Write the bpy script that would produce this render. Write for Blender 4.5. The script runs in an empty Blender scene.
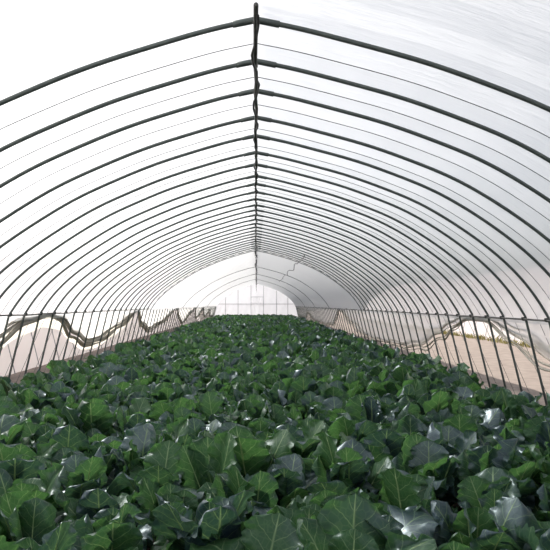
import bpy, math, random
import numpy as np
from mathutils import Vector, Matrix

SC = bpy.context.scene
COL = SC.collection
R = math.radians

# ------------------------------------------------------------------ camera, sky, sun, exposure
EYE = 1.65
cam_d = bpy.data.cameras.new('camera')
cam = bpy.data.objects.new('camera', cam_d)
COL.objects.link(cam)
cam.location = (0, 0, EYE)
cam.rotation_euler = (R(90), 0, 0)
FPX = 600.0
cam_d.sensor_width = 36
cam_d.lens = FPX / 550 * 36
cam_d.shift_x = 19 / 550
cam_d.shift_y = 29 / 550
cam_d.clip_start = 0.05
cam_d.clip_end = 600
SC.camera = cam

SUN_DIR = Vector((-0.60, 0.50, 0.63)).normalized()      # towards the sun
world = bpy.data.worlds.new('sky')
SC.world = world
world.use_nodes = True
wn = world.node_tree.nodes
wl = world.node_tree.links
wn.clear()
w_out = wn.new('ShaderNodeOutputWorld')
w_bg = wn.new('ShaderNodeBackground')
w_sky = wn.new('ShaderNodeTexSky')
w_sky.sky_type = 'NISHITA'
w_sky.sun_disc = False
w_sky.sun_elevation = math.asin(SUN_DIR.z)
w_sky.sun_rotation = math.atan2(SUN_DIR.x, SUN_DIR.y)
w_sky.dust_density = 3.0
w_sky.air_density = 1.0
w_bg.inputs['Strength'].default_value = 0.18
w_hs = wn.new('ShaderNodeHueSaturation')
w_hs.inputs['Saturation'].default_value = 0.40
wl.new(w_sky.outputs['Color'], w_hs.inputs['Color'])
wl.new(w_hs.outputs['Color'], w_bg.inputs['Color'])
wl.new(w_bg.outputs['Background'], w_out.inputs['Surface'])

sun_d = bpy.data.lights.new('sun', 'SUN')
sun_d.energy = 7.4
sun_d.angle = R(0.6)
sun_d.color = (1.0, 0.965, 0.92)
sun = bpy.data.objects.new('sun', sun_d)
COL.objects.link(sun)
sun.location = SUN_DIR * 60
sun.rotation_euler = SUN_DIR.to_track_quat('Z', 'Y').to_euler()

SC.view_settings.view_transform = 'Standard'
SC.view_settings.look = 'None'
SC.view_settings.gamma = 1
SC.view_settings.use_curve_mapping = False
SC.view_settings.exposure = 0.14
try:
    SC.cycles.use_denoising = True
except Exception:
    pass

# ------------------------------------------------------------------ materials
def new_mat(name):
    m = bpy.data.materials.new(name)
    m.use_nodes = True
    nt = m.node_tree
    nt.nodes.clear()
    out = nt.nodes.new('ShaderNodeOutputMaterial')
    return m, nt, out

def N(nt, typ, **kw):
    n = nt.nodes.new(typ)
    for k, v in kw.items():
        setattr(n, k, v)
    return n

def mth(nt, op, a, b=None, c=None, clamp=False):
    n = nt.nodes.new('ShaderNodeMath')
    n.operation = op
    n.use_clamp = clamp
    for i, v in enumerate((a, b, c)):
        if v is None:
            continue
        if isinstance(v, (int, float)):
            n.inputs[i].default_value = v
        else:
            nt.links.new(v, n.inputs[i])
    return n.outputs[0]

def ramp(nt, fac, stops):
    n = nt.nodes.new('ShaderNodeValToRGB')
    e = n.color_ramp.elements
    while len(e) < len(stops):
        e.new(0.5)
    for i, (p, c) in enumerate(stops):
        e[i].position = p
        e[i].color = (*c, 1)
    nt.links.new(fac, n.inputs[0])
    return n.outputs[0]

def mixc(nt, fac, a, b):
    n = nt.nodes.new('ShaderNodeMix')
    n.data_type = 'RGBA'
    ins = [n.inputs['Factor'], n.inputs[6], n.inputs[7]]
    for s, v in zip(ins, (fac, a, b)):
        if isinstance(v, (int, float)):
            s.default_value = v
        elif isinstance(v, tuple):
            s.default_value = (*v, 1)
        else:
            nt.links.new(v, s)
    return n.outputs[2]

def noise(nt, scale, detail=3, vec=None, rough=0.5):
    n = nt.nodes.new('ShaderNodeTexNoise')
    n.inputs['Scale'].default_value = scale
    n.inputs['Detail'].default_value = detail
    n.inputs['Roughness'].default_value = rough
    if vec is not None:
        nt.links.new(vec, n.inputs['Vector'])
    return n.outputs['Fac']

def obj_coord(nt, scale=(1, 1, 1)):
    tc = nt.nodes.new('ShaderNodeTexCoord')
    mp = nt.nodes.new('ShaderNodeMapping')
    mp.inputs['Scale'].default_value = scale
    nt.links.new(tc.outputs['Object'], mp.inputs['Vector'])
    return mp.outputs['Vector']

def simple_mat(name, c1, c2, rough=0.5, metal=0.0, scale=8.0, bump=0.0):
    m, nt, out = new_mat(name)
    v = obj_coord(nt)
    f = noise(nt, scale, 4, v)
    col = ramp(nt, f, [(0.35, c1), (0.65, c2)])
    p = N(nt, 'ShaderNodeBsdfPrincipled')
    nt.links.new(col, p.inputs['Base Color'])
    p.inputs['Roughness'].default_value = rough
    p.inputs['Metallic'].default_value = metal
    if bump:
        b = N(nt, 'ShaderNodeBump')
        b.inputs['Strength'].default_value = bump
        b.inputs['Distance'].default_value = 0.02
        nt.links.new(f, b.inputs['Height'])
        nt.links.new(b.outputs[0], p.inputs['Normal'])
    nt.links.new(p.outputs[0], out.inputs['Surface'])
    return m

def film_mat(name, tint, clear, diff, wrinkle=(1.0, 6.0, 1.0), bump=0.25, gloss=0.06):
    """milky polythene: part clear, mostly light-scattering"""
    m, nt, out = new_mat(name)
    v = obj_coord(nt, wrinkle)
    f = noise(nt, 3.0, 4, v, 0.6)
    f2 = noise(nt, 0.55, 2, obj_coord(nt))
    col = mixc(nt, f2, tuple(c * 0.95 for c in tint), tint)
    bp = N(nt, 'ShaderNodeBump')
    bp.inputs['Strength'].default_value = bump
    bp.inputs['Distance'].default_value = 0.03
    nt.links.new(f, bp.inputs['Height'])
    tl = N(nt, 'ShaderNodeBsdfTranslucent')
    df = N(nt, 'ShaderNodeBsdfDiffuse')
    gl = N(nt, 'ShaderNodeBsdfGlossy')
    gl.inputs['Roughness'].default_value = 0.35
    tr = N(nt, 'ShaderNodeBsdfTransparent')
    for n in (tl, df, gl):
        nt.links.new(bp.outputs[0], n.inputs['Normal'])
    nt.links.new(col, tl.inputs['Color'])
    nt.links.new(col, df.inputs['Color'])
    m1 = N(nt, 'ShaderNodeMixShader')
    m1.inputs[0].default_value = diff
    nt.links.new(tl.outputs[0], m1.inputs[1])
    nt.links.new(df.outputs[0], m1.inputs[2])
    m2 = N(nt, 'ShaderNodeMixShader')
    m2.inputs[0].default_value = gloss
    nt.links.new(m1.outputs[0], m2.inputs[1])
    nt.links.new(gl.outputs[0], m2.inputs[2])
    m3 = N(nt, 'ShaderNodeMixShader')
    m3.inputs[0].default_value = clear
    nt.links.new(m2.outputs[0], m3.inputs[1])
    nt.links.new(tr.outputs[0], m3.inputs[2])
    nt.links.new(m3.outputs[0], out.inputs['Surface'])
    return m

def leaf_mat(name):
    m, nt, out = new_mat(name)
    uv = N(nt, 'ShaderNodeUVMap')
    uv.uv_map = 'leaf'
    sep = N(nt, 'ShaderNodeSeparateXYZ')
    nt.links.new(uv.outputs[0], sep.inputs[0])
    tcn = N(nt, 'ShaderNodeTexCoord')
    nz = noise(nt, 22, 3, tcn.outputs['Object'])
    s = mth(nt, 'ABSOLUTE', mth(nt, 'MULTIPLY_ADD', sep.outputs['X'], 2.0, -1.0))
    v = sep.outputs['Y']
    wob = mth(nt, 'MULTIPLY_ADD', nz, 0.10, -0.05)
    # side veins leave the midrib forwards
    q = mth(nt, 'SUBTRACT', mth(nt, 'ADD', v, wob), mth(nt, 'MULTIPLY', mth(nt, 'POWER', s, 0.8), 0.30))
    q = mth(nt, 'MULTIPLY', q, 5.6)
    fr = mth(nt, 'ABSOLUTE', mth(nt, 'SUBTRACT', mth(nt, 'FRACT', mth(nt, 'ADD', q, 10.0)), 0.5))
    wid = mth(nt, 'MULTIPLY_ADD', s, -0.05, 0.075)
    side = mth(nt, 'SUBTRACT', 1.0, mth(nt, 'DIVIDE', fr, wid), clamp=True)
    mid = mth(nt, 'SUBTRACT', 1.0, mth(nt, 'DIVIDE', s, 0.05), clamp=True)
    vo = N(nt, 'ShaderNodeTexVoronoi')
    vo.feature = 'DISTANCE_TO_EDGE'
    vo.inputs['Scale'].default_value = 34
    nt.links.new(tcn.outputs['Object'], vo.inputs['Vector'])
    net = mth(nt, 'MULTIPLY', mth(nt, 'SUBTRACT', 1.0, mth(nt, 'DIVIDE', vo.outputs['Distance'], 0.10), clamp=True), 0.16)
    vein = mth(nt, 'MAXIMUM', mth(nt, 'MAXIMUM', mth(nt, 'MULTIPLY', side, 0.75), mid), net)
    oi = N(nt, 'ShaderNodeObjectInfo')
    n2 = noise(nt, 7, 3, tcn.outputs['Object'])
    geo = N(nt, 'ShaderNodeNewGeometry')
    each = mth(nt, 'FRACT', mth(nt, 'ADD', oi.outputs['Random'], geo.outputs['Random Per Island']))
    mixv = mth(nt, 'MULTIPLY_ADD', n2, 0.4, mth(nt, 'MULTIPLY', each, 0.7), clamp=True)
    waxy = mth(nt, 'MULTIPLY', mth(nt, 'SUBTRACT', mixv, 0.54), 5.0, clamp=True)
    upper = ramp(nt, mixv, [(0.50, (0.024, 0.064, 0.030)), (0.74, (0.020, 0.034, 0.056))])
    lower = ramp(nt, mixv, [(0.50, (0.034, 0.086, 0.036)), (0.74, (0.030, 0.054, 0.060))])
    base = mixc(nt, geo.outputs['Backfacing'], upper, lower)
    base = mixc(nt, mth(nt, 'MULTIPLY', vein, 0.7), base, (0.22, 0.32, 0.18))
    tcol = ramp(nt, mixv, [(0.42, (0.082, 0.215, 0.056)), (0.75, (0.034, 0.090, 0.042))])
    tcol = mixc(nt, mth(nt, 'MULTIPLY', vein, 0.75), tcol, (0.34, 0.50, 0.16))
    bp = N(nt, 'ShaderNodeBump')
    bp.inputs['Strength'].default_value = 0.22
    bp.inputs['Distance'].default_value = 0.006
    hgt = mth(nt, 'SUBTRACT', mth(nt, 'MULTIPLY', n2, 0.8), mth(nt, 'MULTIPLY', vein, 0.5))
    nt.links.new(hgt, bp.inputs['Height'])
    p = N(nt, 'ShaderNodeBsdfPrincipled')
    nt.links.new(base, p.inputs['Base Color'])
    p.inputs['Roughness'].default_value = 0.36
    nt.links.new(mth(nt, 'MULTIPLY_ADD', waxy, 0.70, 0.35), p.inputs['Specular IOR Level'])
    nt.links.new(mth(nt, 'MULTIPLY', waxy, 0.5), p.inputs['Coat Weight'])
    p.inputs['Coat Roughness'].default_value = 0.30
    p.inputs['Coat IOR'].default_value = 1.5
    p.inputs['Coat Tint'].default_value = (0.85, 0.95, 1.0, 1)
    p.inputs['Specular Tint'].default_value = (0.74, 0.92, 1.0, 1)
    nt.links.new(bp.outputs[0], p.inputs['Normal'])
    t = N(nt, 'ShaderNodeBsdfTranslucent')
    nt.links.new(tcol, t.inputs['Color'])
    nt.links.new(bp.outputs[0], t.inputs['Normal'])
    mx = N(nt, 'ShaderNodeMixShader')
    mx.inputs[0].default_value = 0.38
    nt.links.new(p.outputs[0], mx.inputs[1])
    nt.links.new(t.outputs[0], mx.inputs[2])
    nt.links.new(mx.outputs[0], out.inputs['Surface'])
    return m

M = {}
M['film'] = film_mat('milky_film', (0.885, 0.885, 0.895), 0.33, 0.42, (1.0, 6.0, 1.0), 0.45)
M['film_inner'] = film_mat('inner_film', (0.99, 0.985, 0.99), 0.48, 0.02, (1.0, 3.0, 1.0), 0.4)
M['film_gable'] = film_mat('gable_film', (0.85, 0.85, 0.89), 0.04, 0.68, (3.0, 1.0, 0.6), 0.4)
M['film_side'] = film_mat('side_film', (0.90, 0.885, 0.86), 0.25, 0.15, (2.0, 6.0, 1.0), 0.5)
M['film_cream'] = film_mat('cream_film', (0.90, 0.86, 0.74), 0.18, 0.25, (1.0, 3.0, 6.0), 0.5)
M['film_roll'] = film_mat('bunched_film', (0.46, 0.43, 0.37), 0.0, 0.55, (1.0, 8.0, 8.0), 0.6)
M['film_far'] = film_mat('neighbour_film', (0.94, 0.90, 0.89), 0.0, 0.22, (1.0, 3.0, 1.0), 0.3)
M['steel'] = simple_mat('hoop_steel', (0.080, 0.098, 0.093), (0.105, 0.125, 0.118), 0.42, 0.25, 12)
M['steel_dark'] = simple_mat('dark_steel', (0.06, 0.062, 0.06), (0.085, 0.085, 0.08), 0.5, 0.3, 20)
M['clamp'] = simple_mat('clamp_steel', (0.25, 0.25, 0.25), (0.42, 0.42, 0.42), 0.35, 0.8, 30)
M['cable'] = simple_mat('black_cable', (0.016, 0.017, 0.018), (0.035, 0.036, 0.038), 0.45, 0.0, 30)
M['rope'] = simple_mat('press_strap', (0.13, 0.14, 0.14), (0.19, 0.20, 0.195), 0.6, 0.0, 20)
M['gable_frame'] = simple_mat('gable_frame', (0.30, 0.31, 0.33), (0.40, 0.41, 0.43), 0.5, 0.2, 10)
M['soil'] = simple_mat('soil', (0.020, 0.013, 0.009), (0.055, 0.038, 0.026), 0.95, 0, 14, 0.6)
M['sand'] = simple_mat('dry_ground', (0.20, 0.158, 0.130), (0.26, 0.21, 0.175), 0.95, 0, 3, 0.5)
M['grass'] = simple_mat('dry_grass', (0.20, 0.19, 0.05), (0.34, 0.29, 0.10), 0.8, 0, 20)
M['leaf'] = leaf_mat('brassica_leaf')
M['rib'] = simple_mat('leaf_rib', (0.15, 0.25, 0.09), (0.24, 0.33, 0.16), 0.45, 0, 20)
M['stem'] = simple_mat('plant_stem', (0.10, 0.15, 0.07), (0.17, 0.21, 0.11), 0.6, 0, 20)

# ------------------------------------------------------------------ mesh helpers
class MB:
    def __init__(self):
        self.v, self.f, self.mi, self.uv = [], [], [], None
        self.n = 0

    def add(self, verts, faces, mi=0):
        o = self.n
        self.v.extend(verts)
        self.n += len(verts)
        for f in faces:
            self.f.append(tuple(i + o for i in f))
            self.mi.append(mi)

    def tube(self, pts, rad, seg=8, caps=True, mi=0):
        pts = [Vector(p) for p in pts]
        n = len(pts)
        rads = rad if isinstance(rad, (list, tuple)) else [rad] * n
        verts, faces = [], []
        up = None
        for i in range(n):
            t = (pts[min(i + 1, n - 1)] - pts[max(i - 1, 0)]).normalized()
            if up is None:
                up = Vector((0, 0, 1)) if abs(t.z) < 0.9 else Vector((1, 0, 0))
            a = up - t * up.dot(t)
            if a.length < 1e-6:
                a = t.orthogonal()
            a.normalize()
            up = a
            b = t.cross(a)
            for k in range(seg):
                ang = 2 * math.pi * k / seg
                verts.append(tuple(pts[i] + (a * math.cos(ang) + b * math.sin(ang)) * rads[i]))
        for i in range(n - 1):
            for k in range(seg):
                k2 = (k + 1) % seg
                faces.append((i * seg + k, i * seg + k2, (i + 1) * seg + k2, (i + 1) * seg + k))
        if caps:
            faces.append(tuple(range(seg - 1, -1, -1)))
            faces.append(tuple((n - 1) * seg + k for k in range(seg)))
        self.add(verts, faces, mi)

    def box(self, lo, hi, mi=0):
        x0, y0, z0 = lo
        x1, y1, z1 = hi
        v = [(x0, y0, z0), (x1, y0, z0), (x1, y1, z0), (x0, y1, z0), (x0, y0, z1), (x1, y0, z1), (x1, y1, z1), (x0, y1, z1)]
        f = [(0, 3, 2, 1), (4, 5, 6, 7), (0, 1, 5, 4), (1, 2, 6, 5), (2, 3, 7, 6), (3, 0, 4, 7)]
        self.add(v, f, mi)

    def grid(self, P, mi=0):
        """P[i][j] = points"""
        ni, nj = len(P), len(P[0])
        verts = [tuple(p) for row in P for p in row]
        faces = [(i * nj + j, i * nj + j + 1, (i + 1) * nj + j + 1, (i + 1) * nj + j) for i in range(ni - 1) for j in range(nj - 1)]
        self.add(verts, faces, mi)

    def mesh(self, name, mats, smooth=True):
        me = bpy.data.meshes.new(name)
        me.from_pydata(self.v, [], self.f)
        for m in (mats if isinstance(mats, (list, tuple)) else [mats]):
            me.materials.append(m)
        if smooth:
            me.polygons.foreach_set('use_smooth', [True] * len(me.polygons))
        if any(self.mi):
            me.polygons.foreach_set('material_index', self.mi)
        me.update()
        return me

def link(name, data, parent=None, loc=(0, 0, 0)):
    o = bpy.data.objects.new(name, data)
    COL.objects.link(o)
    o.location = loc
    if parent is not None:
        o.parent = parent
    return o

def tag(o, label=None, cat=None, group=None, kind=None):
    if label:
        o['label'] = label
    if cat:
        o['category'] = cat
    if group:
        o['group'] = group
    if kind:
        o['kind'] = kind
    return o

ONES = ['', 'first', 'second', 'third', 'fourth', 'fifth', 'sixth', 'seventh', 'eighth', 'ninth', 'tenth', 'eleventh', 'twelfth',
        'thirteenth', 'fourteenth', 'fifteenth', 'sixteenth', 'seventeenth', 'eighteenth', 'nineteenth']
TENS = {2: ('twentieth', 'twenty'), 3: ('thirtieth', 'thirty'), 4: ('fortieth', 'forty'), 5: ('fiftieth', 'fifty')}
def ordinal(n):
    if n < 20:
        return ONES[n]
    a, b = divmod(n, 10)
    return TENS[a][0] if b == 0 else TENS[a][1] + '-' + ONES[b]

# ------------------------------------------------------------------ tunnel profile (metres about the eye line, half section)
PROF = [(0, 2.0), (.15, 1.982), (.346, 1.930), (.55, 1.868), (1.105, 1.70), (1.256, 1.645), (1.437, 1.573), (1.6, 1.50), (1.8, 1.415),
        (1.94, 1.355), (2.095, 1.285), (2.38, 1.12), (2.72, .905), (3.02, .70), (3.25, .53), (3.4, .40), (3.56, .245), (3.66, .13), (3.77, -.02), (3.86, -.18)]
LEG_SPLAY = 0.245
BACK_Y = 58.5
FRONT_Y = -5.0

def catmull(P, n):
    out = []
    P = [Vector((p[0], p[1], 0)) for p in P]
    P = [P[0] * 2 - P[1]] + P + [P[-1] * 2 - P[-2]]
    for i in range(1, len(P) - 2):
        p0, p1, p2, p3 = P[i - 1], P[i], P[i + 1], P[i + 2]
        for k in range(n):
            t = k / n
            out.append(0.5 * ((2 * p1) + (-p0 + p2) * t + (2 * p0 - 5 * p1 + 4 * p2 - p3) * t * t + (-p0 + 3 * p1 - 3 * p2 + p3) * t ** 3))
    out.append(P[-2])
    return [(p.x, p.y) for p in out]

HALF = catmull(PROF, 4)
def resample(P, n):
    L = [0.0]
    for a, c in zip(P, P[1:]):
        L.append(L[-1] + math.hypot(c[0] - a[0], c[1] - a[1]))
    out = []
    k = 0
    for i in range(n + 1):
        d = L[-1] * i / n
        while k < len(P) - 2 and L[k + 1] < d:
            k += 1
        t = (d - L[k]) / (L[k + 1] - L[k])
        out.append((P[k][0] + (P[k + 1][0] - P[k][0]) * t, P[k][1] + (P[k + 1][1] - P[k][1]) * t))
    return out
HALF = resample(HALF, 54)
for _ in range(14):
    HALF = [HALF[0]] + [((HALF[i - 1][0] + 2 * HALF[i][0] + HALF[i + 1][0]) / 4, (HALF[i - 1][1] + 2 * HALF[i][1] + HALF[i + 1][1]) / 4)
                        for i in range(1, len(HALF) - 1)] + [HALF[-1]]
HALF = [(x, z + EYE) for x, z in HALF]
WX, WZ = HALF[-1]                      # purlin height 1.47
FOOT_X = WX + WZ * LEG_SPLAY

def half_to(zlow):
    """half section carried down the straight leg to height zlow"""
    return HALF + [(WX + (WZ - zlow) * LEG_SPLAY * k, WZ + (zlow - WZ) * k) for k in (0.33, 0.66, 1.0)]

def offset_profile(P, d):
    out = []
    for i, (x, z) in enumerate(P):
        a = P[max(i - 1, 0)]
        b = P[min(i + 1, len(P) - 1)]
        tx, tz = b[0] - a[0], b[1] - a[1]
        L = math.hypot(tx, tz)
        nx, nz = -tz / L, tx / L
        if i == 0:
            nx, nz = 0, 1
        if nz < 0 and i == 0:
            nz = -nz
        # outward: up and to +x
        if nx * 1 + nz * 0.2 < 0 and i > 0:
            nx, nz = -nx, -nz
        out.append((x + nx * d, z + nz * d))
    return out

def full_section(P):
    return [(-x, z) for x, z in reversed(P)] + [bulge(p) for p in P[1:]]

def bulge(p):
    """the right shoulder of the tunnel stands a little fuller than the left"""
    x, z = p
    if not 0 < x < WX:
        return p
    return (x, z + 0.09 * math.sin(math.pi * (x / WX) ** 1.7))

# hoop stations: the first ones as measured, then even
inv = [3.52, 4.12, 4.69, 5.36, 5.95, 6.60, 7.17, 7.81, 8.33, 8.93, 9.52, 10.10, 10.64]
HOOP_Y = [FPX * 2.0 * i * 1e-3 for i in inv]
rng = random.Random(3)
while HOOP_Y[-1] + 0.72 < BACK_Y - 0.3:
    HOOP_Y.append(HOOP_Y[-1] + 0.715 + rng.uniform(-0.03, 0.03))
HOOP_Y.append(BACK_Y - 0.02)
NH = len(HOOP_Y)
ROPE_Y = [(HOOP_Y[i] + HOOP_Y[i + 1]) / 2 + rng.uniform(-0.03, 0.05) for i in range(NH - 1)]
HR = 0.0185                            # hoop pipe radius
SAG = 0.022

# ------------------------------------------------------------------ setting: ground, floor, film roof, gable walls
def plane(name, x0, x1, y0, y1, z, mat, nx=1, ny=1):
    b = MB()
    b.grid([[(x0 + (x1 - x0) * i / nx, y0 + (y1 - y0) * j / ny, z) for i in range(nx + 1)] for j in range(ny + 1)])
    return link(name, b.mesh(name, mat, False))

tag(plane('ground', -90, 90, -30, 160, -0.03, M['sand']), 'dry sandy ground outside the tunnel', None, None, 'structure')
tag(plane('floor', -FOOT_X + 0.05, FOOT_X - 0.05, FRONT_Y, BACK_Y, 0.0, M['soil']), 'dark soil bed under the crop', None, None, 'structure')

def build_roof():
    base = offset_profile(half_to(WZ - 0.10), HR + 0.004)
    sec_h = full_section(base)
    sec_r = full_section(offset_profile(half_to(WZ - 0.10), HR + 0.004 - SAG))
    rg = random.Random(11)
    b = MB()
    ys = [FRONT_Y + 0.73 * k for k in range(100) if FRONT_Y + 0.73 * k < HOOP_Y[0] - 0.4] + HOOP_Y
    for i in range(len(ys) - 1):
        y0, y1 = ys[i], ys[i + 1]
        ym = (y0 + y1) / 2
        if y0 in HOOP_Y:
            ym = ROPE_Y[HOOP_Y.index(y0)]
        n = len(sec_h)
        wob = [rg.uniform(-0.006, 0.006) for _ in range(n)]
        hp = [(x, y0, z) for x, z in sec_h]
        hq = [(x, y1, z) for x, z in sec_h]
        rp = [(x, ym, z) for (x, z) in sec_r]
        def mid(A, B, t, w):
            return [tuple(a[k] + (c[k] - a[k]) * t + (w[j] if k == 2 else 0) for k in range(3)) for j, (a, c) in enumerate(zip(A, B))]
        w2 = [rg.uniform(-0.006, 0.006) for _ in range(n)]
        b.grid([hp, mid(hp, rp, 0.5, wob), rp])
        b.grid([rp, mid(rp, hq, 0.5, w2), hq])
    return tag(link('ceiling', b.mesh('ceiling', M['film'])), 'milky polythene roof stretched over the hoops', None, None, 'structure')
build_roof()

def gable(name, y, post_xs, mat):
    b = MB()
    sec = full_section(half_to(0.0))
    rows = []
    nz = 14
    for k in range(nz + 1):
        row = []
        for x, z in sec:
            zz = z * k / nz
            row.append((x, y + 0.02 * math.sin(x * 9 + k * 0.7) * math.sin(k * 1.3), zz))
        rows.append(row)
    b.grid(rows)
    return tag(link(name, b.mesh(name, mat)), 'white polythene end wall of the tunnel', None, None, 'structure')

wall_b = gable('wall_back', BACK_Y + 0.03, None, M['film_gable'])
gable('wall_front', FRONT_Y, None, M['film_gable'])
def height_at(x):
    x = abs(x)
    P = half_to(0.0)
    for (x0, z0), (x1, z1) in zip(P, P[1:]):
        if x0 <= x <= x1:
            return z0 + (z1 - z0) * (x - x0) / (x1 - x0)
    return 0
for px in (-2.97, -1.75, 1.99, 3.10):
    b = MB()
    b.box((px - 0.022, BACK_Y - 0.05, 0), (px + 0.022, BACK_Y - 0.005, height_at(px) - 0.02))
    link('post', b.mesh('post', M['gable_frame'], False), wall_b)
b = MB()
b.box((-3.7, BACK_Y - 0.10, EYE - 0.03), (3.65, BACK_Y - 0.055, EYE + 0.02))
link('rail', b.mesh('rail', M['gable_frame'], False), wall_b)
# doorway in the gable
door = tag(link('door_1', None, None, (0.125, BACK_Y - 0.13, 0)), 'film door in the far end wall', None, None, 'structure')
for sx in (-0.615, 0.615):
    b = MB()
    zt = height_at(0.125 + sx) - 0.03
    b.box((sx - 0.022, -0.02, 0), (sx + 0.022, 0.02, zt))
    link('jamb', b.mesh('jamb', M['gable_frame'], False), door)
b = MB()
b.box((-0.64, -0.022, 2.31), (0.64, 0.022, 2.36))
link('lintel', b.mesh('lintel', M['gable_frame'], False), door)
b = MB()
b.grid([[(-0.6 + 1.2 * i / 12, 0.03 + 0.02 * math.sin(i * 1.9 + j * 0.6), 0.02 + 2.3 * j / 8) for i in range(13)] for j in range(9)])
link('door_film', b.mesh('door_film', M['film_inner']), door)

# ------------------------------------------------------------------ hoops
def hoop_meshes():
    out = {}
    P = half_to(-0.02)
    for side, nm in ((-1, 'left'), (1, 'right')):
        b = MB()
        pts = [(side * x, 0, z) for x, z in (P if side < 0 else [bulge(p) for p in P])]
        b.tube(pts, HR, 8)
        out[nm] = b.mesh('hoop_pipe', M['steel'])
    b = MB()
    sl = [(-x, 0, z) for x, z in reversed(HALF) if x < 0.20] + [(x, 0, z) for x, z in HALF[1:] if x < 0.20]
    b.tube(sl, HR + 0.0055, 10)
    out['sleeve'] = b.mesh('ridge_sleeve', M['steel'])
    return out
HM = hoop_meshes()
for i, y in enumerate(HOOP_Y):
    e = link('greenhouse_hoop', None, None, (0, y, 0))
    if i == 0:
        lab = 'dark steel tunnel hoop nearest the camera, its crown highest in the picture'
    elif i == NH - 1:
        lab = 'last dark steel hoop, framing the white far end wall'
    elif i < 40:
        lab = ordinal(i + 1) + ' dark steel tunnel hoop counting from the camera'
    else:
        lab = 'slender far steel hoop crowded behind the hazy inner film lining'
    tag(e, lab, 'hoop', 'steel hoops along the tunnel')
    link('hoop_pipe', HM['left'], e)
    link('hoop_pipe', HM['right'], e)
    link('ridge_sleeve', HM['sleeve'], e)

# press straps over the film, one in each bay, pegged into the ground outside
rp = offset_profile(HALF, HR + 0.002 - SAG)
strap_half = rp + [(FOOT_X + 0.30, -0.03)]
sb = MB()
sb.tube([(x, 0, z) for x, z in full_section(strap_half)], 0.0038, 6)
strap_me = sb.mesh('press_strap', M['rope'])
for i, y in enumerate(ROPE_Y):
    o = link('press_strap', strap_me, None, (0, y, 0))
    if i < 40:
        lab = 'thin strap over the film between the ' + ordinal(i + 1) + ' and ' + ordinal(i + 2) + ' hoops'
    else:
        lab = 'thin strap over the film between the crowded far hoops'
    tag(o, lab, 'strap', 'straps pressing the film down between the hoops')

# ------------------------------------------------------------------ purlins, ridge pole, loose cables
def clamp_mesh():
    b = MB()
    b.tube([(-0.0, -0.022, 0), (0, 0.022, 0)], 0.021, 8)
    b.box((-0.026, -0.012, -0.006), (0.006, 0.012, 0.034))
    return b.mesh('clamp', M['steel_dark'])
CL = clamp_mesh()
for side, nm, zz in ((-1, 'left', WZ), (1, 'right', WZ - 0.04)):
    b = MB()
    rg = random.Random(side + 5)
    xin = WX - 0.026
    ys = [HOOP_Y[0] - 1.5] + [y for y in HOOP_Y]
    b.tube([(side * xin + rg.uniform(-.004, .004), y, zz + rg.uniform(-.008, .008)) for y in ys], 0.013, 8)
    e = link('side_purlin', b.mesh('side_purlin', M['steel_dark']))
    tag(e, 'long horizontal steel pipe tying the hoops along the ' + nm + ' side', 'pipe', 'side purlins')
    for y in HOOP_Y[2:]:
        c = link('clamp', CL, e, (side * xin, y, zz))
        if side < 0:
            c.rotation_euler = (0, 0, math.pi)

APEX = HALF[0][1]
rg = random.Random(21)
b = MB()
pts = []
for i in range(2, 2 * NH):
    k = i // 2
    y = HOOP_Y[k] if i % 2 == 0 else (HOOP_Y[k] + (HOOP_Y[k + 1] if k + 1 < NH else HOOP_Y[k])) / 2 + 0.001
    pts.append((rg.uniform(-.010, .010), y, APEX - 0.042 + rg.uniform(-.006, .006)))
b.tube([(0.0, HOOP_Y[0] - 0.3, APEX - 0.042)] + pts, 0.0165, 8)
ridge = link('ridge_pole', b.mesh('ridge_pole', M['steel_dark']))
tag(ridge, 'dark pipe running along under the crown of the hoops', 'pipe')
cl = MB()
cl.tube([(0, -0.03, -0.036), (0, 0.03, -0.036)], 0.017, 8)
cl.box((-0.006, -0.016, -0.045), (0.006, 0.016, 0.022))
clm = cl.mesh('ridge_clamp', M['clamp'])
for i, y in enumerate(HOOP_Y):
    if i % 3 == 1 or i in (2, 5):
        link('ridge_clamp', clm, ridge, (0, y, APEX))
# cable twisted loosely round the ridge pole
b = MB()
pts = []
y = HOOP_Y[0] - 0.2
ph = 0
while y < BACK_Y - 1:
    pts.append((0.020 * math.cos(ph) + rg.uniform(-.012, .012), y, APEX - 0.058 + 0.018 * math.sin(ph) + rg.uniform(-.018, .006)))
    y += 0.16
    ph += 0.8
b.tube(pts, 0.0115, 6)
tag(link('ridge_cable', b.mesh('ridge_cable', M['cable'])), 'black cable wound loosely around the ridge pipe', 'cable')
# rags of cord hanging under the far ridge
for n, (y, ln, off) in enumerate([(21.9, .22, -.05), (23.5, .16, .05), (26.0, .30, .03), (28.5, .24, -.04), (32.0, .36, .06), (36.5, .34, .02), (42.0, .42, .05), (48.0, .5, .08), (56.5, .95, .04)]):
    b = MB()
    for s in range(3):
        pts = [(off * 0.3 + rg.uniform(-.02, .02), rg.uniform(-.05, .05), 0)]
        for k in range(1, 7):
            pts.append((off * (0.3 + 0.7 * k / 6) + rg.uniform(-.03, .03), rg.uniform(-.06, .06), -ln * (k / 6) * (1 - 0.2 * s)))
        b.tube(pts, [0.017 - 0.002 * k for k in range(7)], 5)
    nmz = ['topmost', 'second', 'third', 'fourth', 'fifth', 'sixth', 'seventh', 'eighth'][n] if n < 8 else ''
    lab = (nmz + ' dark tangle of cord hanging under the far ridge') if n < 8 else 'long dark cord dangling in front of the far end wall'
    tag(link('hanging_cord', b.mesh('hanging_cord', M['cable']), None, (0.0, y, APEX - 0.04)), lab, 'cord', 'cords hanging from the ridge')

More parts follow.
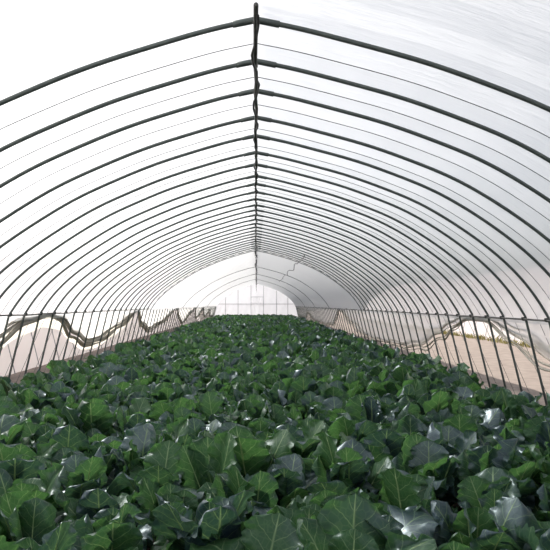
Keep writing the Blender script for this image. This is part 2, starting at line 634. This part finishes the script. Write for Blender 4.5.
# side line running high along the right of the far half
def inside_pt(x, d=0.05):
    P = [bulge(p) for p in offset_profile(HALF, -d)]
    for (x0, z0), (x1, z1) in zip(P, P[1:]):
        if x0 <= x <= x1:
            return z0 + (z1 - z0) * (x - x0) / (x1 - x0)
b = MB()
pts = [(1.5 + 0.05 * math.sin(k * 0.9), 18.6 + k * 0.72, inside_pt(1.5 + 0.05 * math.sin(k * 0.9)) - 0.03 - 0.10 * abs(math.sin(k * 0.55)) * (k > 3)) for k in range(30)]
b.tube(pts, 0.015, 6)
tag(link('loose_line', b.mesh('loose_line', M['cable'])), 'dark slack line strung high along the right roof', 'line')

# inner film lining over the far half
LIN_Y0 = 21.6
secl = full_section(offset_profile(HALF, -0.050))
b = MB()
ys = [LIN_Y0 + (BACK_Y - 0.2 - LIN_Y0) * k / 60 for k in range(61)]
rg = random.Random(9)
b.grid([[(x, y, z + 0.015 * math.sin(j * 1.7 + k * 2.1) - 0.02 * (k % 2)) for j, (x, z) in enumerate(secl)] for k, y in enumerate(ys)])
liner = link('film_lining', b.mesh('film_lining', M['film_inner']))
tag(liner, 'hazy second film hung inside the hoops of the far half', 'film sheet')
b = MB()
b.tube([(x, 0, z) for x, z in full_section(offset_profile(HALF, -0.078))], 0.012, 8)
lb = b.mesh('lining_hoop', M['steel'])
for k, y in enumerate((21.6, 31.0, 38.5, 46.5)):
    link('lining_hoop', lb, liner, (0, y, 0))

# ------------------------------------------------------------------ side curtains (film gathered up in swags)
LEFT_SWAG = [(-2, .8), (3, .9), (6.2, .75), (7.6, .70), (9.1, .42), (10.3, .10), (11.3, .0), (12.1, .10), (13.3, .48), (14.6, .76), (15.6, .74), (17.5, .45), (20.0, .02),
             (21.4, .55), (23.0, .80), (25.5, .60), (30.0, .02), (31.4, .5), (33.5, .85), (37.0, .3), (39, .05), (41, .75), (45, .1), (48, .8), (52, .3), (54, .9), (58.3, .9)]
RIGHT_SWAG = [(-2, .8), (4, .95), (6.5, .85), (8.2, .58), (9.2, .30), (10.2, .04), (11.2, .03), (12.2, .22), (13.2, .44), (15.0, .80), (17.0, .95), (20.5, 1.0), (23.0, .95),
              (25.5, .55), (27.5, .12), (28.6, .03), (30.0, .45), (32.4, .85), (36, .95), (42, .9), (47, .4), (50, .9), (58.3, .95)]

def interp(L, y):
    return sum(interp1(L, y + k * 0.16) * w for k, w in ((-2, .1), (-1, .22), (0, .36), (1, .22), (2, .1)))

def interp1(L, y):
    y = max(L[0][0], min(L[-1][0], y))
    for (y0, d0), (y1, d1) in zip(L, L[1:]):
        if y0 <= y <= y1:
            t = (y - y0) / (y1 - y0)
            t = t * t * (3 - 2 * t)
            return d0 + (d1 - d0) * t
    return L[-1][1]

def curtain(side, swag, nm, ztop, flap):
    rg = random.Random(40 + side)
    ys = []
    y = -2.0
    while y < 58.2:
        ys.append(y)
        y += 0.12 if y < 30 else 0.3
    def X(drop, out):
        return side * (WX + 0.028 + LEG_SPLAY * drop + out)
    e = link('side_curtain', None, None, (0, 0, 0))
    tag(e, 'film curtain gathered up in swags along the ' + nm + ' side', 'curtain', 'roll-up side curtains')
    b = MB()
    rows = []
    for k, y in enumerate(ys):
        d = max(interp(swag, y), 0.035)
        row = []
        for j in range(13):
            v = j / 12
            fold = 0.030 * math.sin(v * 14 + y * 2.2) * v + 0.015 * math.sin(v * 31 + y * 5.1) * v
            row.append((X(d * v, 0.02 + fold + 0.02), y, ztop + 0.01 - d * v))
        rows.append(row)
    b.grid(rows)
    link('curtain_film', b.mesh('curtain_film', M['film_side']), e)
    # gathered edge: several twisted strands of crumpled film
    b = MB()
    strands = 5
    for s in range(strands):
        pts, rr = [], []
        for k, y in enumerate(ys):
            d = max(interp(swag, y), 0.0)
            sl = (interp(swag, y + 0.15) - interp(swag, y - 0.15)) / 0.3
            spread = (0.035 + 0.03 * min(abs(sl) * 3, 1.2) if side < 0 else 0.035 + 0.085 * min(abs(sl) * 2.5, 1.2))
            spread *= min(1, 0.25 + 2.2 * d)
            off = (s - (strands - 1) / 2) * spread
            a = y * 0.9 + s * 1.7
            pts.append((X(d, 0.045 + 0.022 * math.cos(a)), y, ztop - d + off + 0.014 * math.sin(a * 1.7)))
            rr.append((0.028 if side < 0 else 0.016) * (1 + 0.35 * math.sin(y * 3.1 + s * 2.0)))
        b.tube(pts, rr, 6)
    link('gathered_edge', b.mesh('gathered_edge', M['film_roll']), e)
    if flap:
        b = MB()
        rows = []
        for y in ys:
            if y > 19.5:
                break
            d = max(interp(swag, y), 0.0) + 0.03
            fl = 0.20 + 0.05 * math.sin(y * 0.8)
            rows.append([(X(d + fl * j / 5, 0.07 + 0.015 * math.sin(j * 2 + y * 3)), y, ztop - d - fl * j / 5) for j in range(6)])
        b.grid(rows)
        tag(link('hem_flap', b.mesh('hem_flap', M['film_cream']), e), 'cream hem hanging below the gathered edge')
curtain(-1, LEFT_SWAG, 'left', WZ, True)
curtain(1, RIGHT_SWAG, 'right', WZ - 0.04, False)

# ------------------------------------------------------------------ outside: two neighbouring tunnels, weeds
def neighbour(cx, nm, ground_side):
    e = link('greenhouse', None, None, (cx, 0, 0))
    tag(e, 'white film tunnel standing outside beyond the open ' + nm + ' side', 'greenhouse', 'neighbouring greenhouses')
    sec = full_section(offset_profile(half_to(0.0), 0.02))
    b = MB()
    y = -8.0
    rows = []
    while y < 62:
        rows.append([(x * 1.0, y, z) for x, z in sec])
        rows.append([(x * 0.992, y + 0.5, z * 0.992 if z > 0.02 else z) for x, z in sec])
        y += 1.0
    b.grid(rows)
    link('tunnel_film', b.mesh('tunnel_film', M['film_far']), e)
    hb = MB()
    hb.tube([(x, 0, z) for x, z in full_section(offset_profile(half_to(-0.02), 0.028))], 0.012, 6)
    hm = hb.mesh('tunnel_hoop', M['gable_frame'])
    for k in range(28):
        link('tunnel_hoop', hm, e, (0, 3.0 + k * 1.6, 0))
neighbour(-9.95, 'left', 1)
neighbour(15.15, 'right', -1)
rg = random.Random(5)
b = MB()
for k in range(420):
    y = rg.uniform(8, 60)
    x = 10.62 + rg.gauss(0, 0.10)
    h = rg.uniform(0.06, 0.22) * (1.0 if rg.random() < 0.8 else 1.4)
    for s in range(5):
        a = rg.uniform(0, 6.28)
        dx, dy = math.cos(a), math.sin(a)
        w = 0.015
        bx, by = x + rg.uniform(-.1, .1), y + rg.uniform(-.15, .15)
        ln = h * rg.uniform(.3, .8)
        b.add([(bx - dy * w, by + dx * w, -0.04), (bx + dy * w, by - dx * w, -0.04), (bx + dx * ln * .4 + dy * w * .7, by + dy * ln * .4 - dx * w * .7, h * .6), (bx + dx * ln, by + dy * ln, h)],
              [(0, 1, 2, 3)])
tag(link('dry_weeds', b.mesh('dry_weeds', M['grass'], False)), 'strip of yellowish weeds at the foot of the tunnel outside', 'weeds', None, 'stuff')

# ------------------------------------------------------------------ the crop
WT = [(0, .06), (.04, .16), (.10, .25), (.20, .335), (.34, .395), (.5, .42), (.64, .415), (.76, .385), (.86, .325), (.93, .245), (.97, .165), (.99, .10), (1.0, .03)]
def wprof(t):
    for (t0, w0), (t1, w1) in zip(WT, WT[1:]):
        if t <= t1:
            return w0 + (w1 - w0) * (t - t0) / (t1 - t0)
    return WT[-1][1]

BL, PL = 0.335, 0.135                    # blade and petiole length
def make_leaf(seed, nt, ns):
    """arrays for one leaf growing along +X, upper face +Z: blade verts/uv/faces and rib points"""
    r = random.Random(seed)
    droop = r.choice([-.15, .0, .1, .15, .2, .3, .45, 1.0, 1.5, 1.9])
    cup = r.uniform(-0.28, 0.18)
    A = r.uniform(0.03, 0.10)
    f1, f2 = r.uniform(2.2, 4.2), r.uniform(2.2, 4.2)
    p1, p2 = r.uniform(0, 6.3), r.uniform(0, 6.3)
    lob, lp = r.uniform(7, 10), r.uniform(0, 6.3)
    rf, rp_ = r.uniform(6, 9), r.uniform(0, 6.3)
    RA = r.uniform(0.01, 0.035)
    wsc = r.uniform(0.92, 1.14)
    roll = [r.choice([-1, 1, 1]) * r.uniform(0.5, 1.5) if r.random() < 0.7 else 0.0 for _ in range(2)]
    tw = r.uniform(-.35, .35)
    ang0 = 0.0
    # midrib
    steps = 60
    mid = []
    x = z = 0.0
    total = PL + BL
    for k in range(steps + 1):
        u = k / steps
        mid.append((x, z, ang0))
        dl = total / steps
        tb = max(0, (u * total - PL * 0.6) / (total - PL * 0.6))
        ang0 = -droop * tb ** 1.4
        x += math.cos(ang0) * dl
        z += math.sin(ang0) * dl
    def at(d):
        q = max(0, min(1, d / total)) * steps
        i = min(int(q), steps - 1)
        fr = q - i
        a, c = mid[i], mid[i + 1]
        return [a[m] + (c[m] - a[m]) * fr for m in range(3)]
    verts, uvs = [], []
    for i in range(nt + 1):
        t = i / nt
        t = 1 - (1 - t) ** 1.25
        mx, mz, an = at(PL + BL * t)
        nx, nz = -math.sin(an), math.cos(an)
        for j in range(ns + 1):
            s = -1 + 2 * j / ns
            s = math.copysign(abs(s) ** 0.85, s)
            sd = 0 if s < 0 else 1
            a = abs(s)
            w = wprof(t) * BL * wsc
            w *= 1 + 0.022 * math.sin(lob * 6.283 * t + lp + sd) * a
            ph, fq = (p1, f1) if sd == 0 else (p2, f2)
            off = cup * w * a ** 1.5
            off += A * BL * a ** 3 * math.sin(fq * 6.283 * t + ph) * min(1, w / (.3 * BL)) * 0.8
            off += RA * BL * max(0, a - 0.62) / 0.38 * math.sin(rf * 6.283 * t + rp_ + 2 * sd) * min(1, w / (.2 * BL))
            off += 0.006 * BL * math.sin(19 * t + 7 * s + p1) * math.sin(11 * s * 1.3 + p2)
            ra = roll[sd] * max(0, a - 0.5) / 0.5 * (0.5 + 0.5 * math.sin(3.1 * t + ph))
            lat = w * a * (1 - 0.18 * abs(cup)) * (1 - 0.22 * min(ra * ra, 1.6))
            off += w * 0.8 * ra * max(0, a - 0.40)
            off += tw * s * w * t
            px = mx + nx * off
            pz = mz + nz * off
            # margin sweeps forwards a little, heart-shaped base
            px += 0.06 * BL * (a ** 2) * math.cos(an) * (0.6 - t)
            verts.append((px, math.copysign(lat, s) if s else 0.0, pz))
            uvs.append((0.5 + s * 0.5, t))
    faces = []
    for i in range(nt):
        for j in range(ns):
            q = i * (ns + 1) + j
            faces.append((q, q + 1, q + ns + 2, q + ns + 1))
    ribp = []
    for k in range(9):
        d = total * 0.93 * k / 8
        mx, mz, an = at(d)
        rr = 0.0062 * (1 - 0.84 * k / 8) + 0.0004
        ribp.append(((mx + math.sin(an) * rr * .5, 0, mz - math.cos(an) * rr * .5), rr))
    return verts, uvs, faces, ribp

def leaf_meshes(seed, nt, ns, seg):
    v, uv, f, rib = make_leaf(seed, nt, ns)
    me = bpy.data.meshes.new('leaf')
    me.from_pydata(v, [], f)
    me.materials.append(M['leaf'])
    me.polygons.foreach_set('use_smooth', [True] * len(f))
    lay = me.uv_layers.new(name='leaf')
    idx = np.empty(len(me.loops), dtype=np.int32)
    me.loops.foreach_get('vertex_index', idx)
    lay.data.foreach_set('uv', np.array(uv, dtype=np.float32)[idx].ravel())
    me.update()
    b = MB()
    b.tube([p for p, _ in rib], [q for _, q in rib], seg)
    return me, b.mesh('midrib', M['rib'])

NSEED = 18
HI = [leaf_meshes(100 + k, 30, 20, 6) for k in range(NSEED)]

def plant_layout(r):
    """list of (leaf variant, matrix) and stem height for one plant"""
    n = r.randint(10, 13)
    hs = r.uniform(0.15, 0.23)
    az0 = r.uniform(0, 6.283)
    out = []
    for i in range(n):
        q = i / (n - 1)
        az = az0 + i * 2.39996 + r.uniform(-.25, .25)
        pitch = R(40 + 46 * q ** 0.7 + r.uniform(-13, 13))
        sc = (1.04 - 0.30 * max(0, q - .6) / .4) * r.uniform(0.80, 1.18)
        if q < 0.15:
            sc *= 0.9
        z = hs * (0.30 + 0.70 * q)
        rollx = r.uniform(-.35, .35)
        mtx = Matrix.Translation((0.012 * math.cos(az), 0.012 * math.sin(az), z)) @ Matrix.Rotation(az, 4, 'Z') @ Matrix.Rotation(-pitch, 4, 'Y') @ Matrix.Rotation(rollx, 4, 'X') @ Matrix.Diagonal((sc, sc, sc, 1))
        out.append((r.randrange(NSEED), mtx))
    return out, hs

def stem_points(hs):
    return [(0, 0, -0.02), (0.004, 0.002, hs * .5), (0, 0, hs)], [0.016, 0.014, 0.010]

sb = MB()
p_, r_ = stem_points(0.24)
sb.tube(p_, r_, 7)
STEM = sb.mesh('stem', M['stem'])

# field grid
RS, CS = 0.47, 0.47                    # row step along the tunnel, step across
rg = random.Random(77)
cells = []
row = 0
y = 1.75
while y < BACK_Y - 0.5:
    c = 0
    x = -3.30 + (0.5 * CS if row % 2 else 0)
    while x < 3.36:
        cells.append((row, x + rg.uniform(-.06, .06), y + rg.uniform(-.06, .06), rg.uniform(0.86, 1.15), rg.uniform(0, 6.28), rg.random()))
        x += CS
    y += RS
    row += 1
def in_view(x, y):
    return -256 / FPX * y - 0.26 < x < 294 / FPX * y + 0.26
seen = [c for c in cells if in_view(c[1], c[2])]
seen.sort(key=lambda c: c[2])
NEAR, INDIV = 96, 300
near, midp = seen[:NEAR], seen[NEAR:INDIV]
own = set(id(c) for c in seen[:INDIV])
rest = [c for c in cells if id(c) not in own]
rank = {}
for c in seen[:INDIV]:
    rank.setdefault(c[0], []).append(c)
for k in rank:
    rank[k].sort(key=lambda c: c[1])
def plant_label(c):
    rw = c[0]
    n = rank[rw].index(c) + 1
    if rw == 0:
        return 'leafy brassica plant in the frontmost row, ' + ordinal(n) + ' from the left'
    return 'leafy brassica plant, ' + ordinal(n) + ' from the left in the ' + ordinal(rw + 1) + ' row back'
GRP = 'brassica plants filling the tunnel'

for c in near:
    rw, x, y, sc, rz, rnd = c
    e = link('brassica_plant', None, None, (x, y, 0))
    e.rotation_euler = (0, 0, rz)
    e.scale = (sc, sc, sc)
    tag(e, plant_label(c), 'plant', GRP)
    r = random.Random(int(rnd * 1e9))
    lay, hs = plant_layout(r)
    st = link('stem', STEM, e)
    st.scale = (1, 1, hs / 0.24)
    for k, mtx in lay:
        lf = link('leaf', HI[k][0], e)
        lf.matrix_local = mtx
        link('midrib', HI[k][1], lf)

# middle distance: one mesh per plant, a dozen kinds
def merged_plant(r, nt, ns, seg, cache={}):
    key = (nt, ns, seg)
    if key not in cache:
        cache[key] = []
        for k in range(NSEED):
            v, uv, f, rib = make_leaf(100 + k, nt, ns)
            b = MB()
            b.tube([p for p, _ in rib[::2]], [q for _, q in rib[::2]], seg, False)
            cache[key].append((np.array(v), np.array(uv), np.array(f), np.array(b.v), np.array(b.f)))
    lay, hs = plant_layout(r)
    V, F, UV, MI, o = [], [], [], [], 0
    for k, mtx in lay:
        v, uv, f, rv, rf = cache[key][k]
        A = np.array(mtx)
        for vv, uu, ff, mi in ((v, uv, f, 0), (rv, np.zeros((len(rv), 2)), rf, 1)):
            V.append(vv @ A[:3, :3].T + A[:3, 3])
            UV.append(uu)
            F.append(ff + o)
            MI.append(np.full(len(ff), mi))
            o += len(vv)
    b = MB()
    p, q = stem_points(hs)
    b.tube(p, q, 5, False)
    V.append(np.array(b.v))
    UV.append(np.zeros((len(b.v), 2)))
    F.append(np.array(b.f) + o)
    MI.append(np.full(len(b.f), 1))
    return np.concatenate(V), np.concatenate(F), np.concatenate(UV), np.concatenate(MI)

def quads_mesh(name, V, F, UV, MI):
    me = bpy.data.meshes.new(name)
    me.vertices.add(len(V))
    me.vertices.foreach_set('co', V.astype(np.float32).ravel())
    me.loops.add(len(F) * 4)
    me.loops.foreach_set('vertex_index', F.astype(np.int32).ravel())
    me.polygons.add(len(F))
    me.polygons.foreach_set('loop_start', np.arange(0, len(F) * 4, 4, dtype=np.int32))
    me.polygons.foreach_set('loop_total', np.full(len(F), 4, dtype=np.int32))
    me.materials.append(M['leaf'])
    me.materials.append(M['rib'])
    me.polygons.foreach_set('material_index', MI.astype(np.int32))
    me.polygons.foreach_set('use_smooth', np.ones(len(F), dtype=bool))
    me.update(calc_edges=True)
    lay = me.uv_layers.new(name='leaf')
    lay.data.foreach_set('uv', UV[F.ravel()].astype(np.float32).ravel())
    me.validate()
    return me

r = random.Random(501)
KINDS = [quads_mesh('brassica_plant', *merged_plant(r, 16, 10, 5)) for k in range(12)]
for n, c in enumerate(midp):
    rw, x, y, sc, rz, rnd = c
    o = link('brassica_plant', KINDS[n % 12], None, (x, y, 0))
    o.rotation_euler = (0, 0, rz)
    o.scale = (sc, sc, sc)
    tag(o, plant_label(c), 'plant', GRP)

# the rest of the field as one mass
r = random.Random(901)
lo = [merged_plant(r, 6, 6, 4) for k in range(14)]
hi = [merged_plant(r, 16, 10, 5) for k in range(6)]
V, F, UV, MI, o = [], [], [], [], 0
for n, c in enumerate(rest):
    rw, x, y, sc, rz, rnd = c
    v, f, uv, mi = hi[n % 6] if y < 7 else lo[int(rnd * 14)]
    ca, sa = math.cos(rz) * sc, math.sin(rz) * sc
    A = np.array([[ca, -sa, 0], [sa, ca, 0], [0, 0, sc]])
    V.append(v @ A.T + np.array([x, y, 0]))
    F.append(f + o)
    UV.append(uv)
    MI.append(mi)
    o += len(v)
mass = link('brassica_crop', quads_mesh('brassica_crop', np.concatenate(V), np.concatenate(F), np.concatenate(UV), np.concatenate(MI)))
tag(mass, 'unbroken mass of brassica leaves stretching back to the far end wall', 'crop', None, 'stuff')
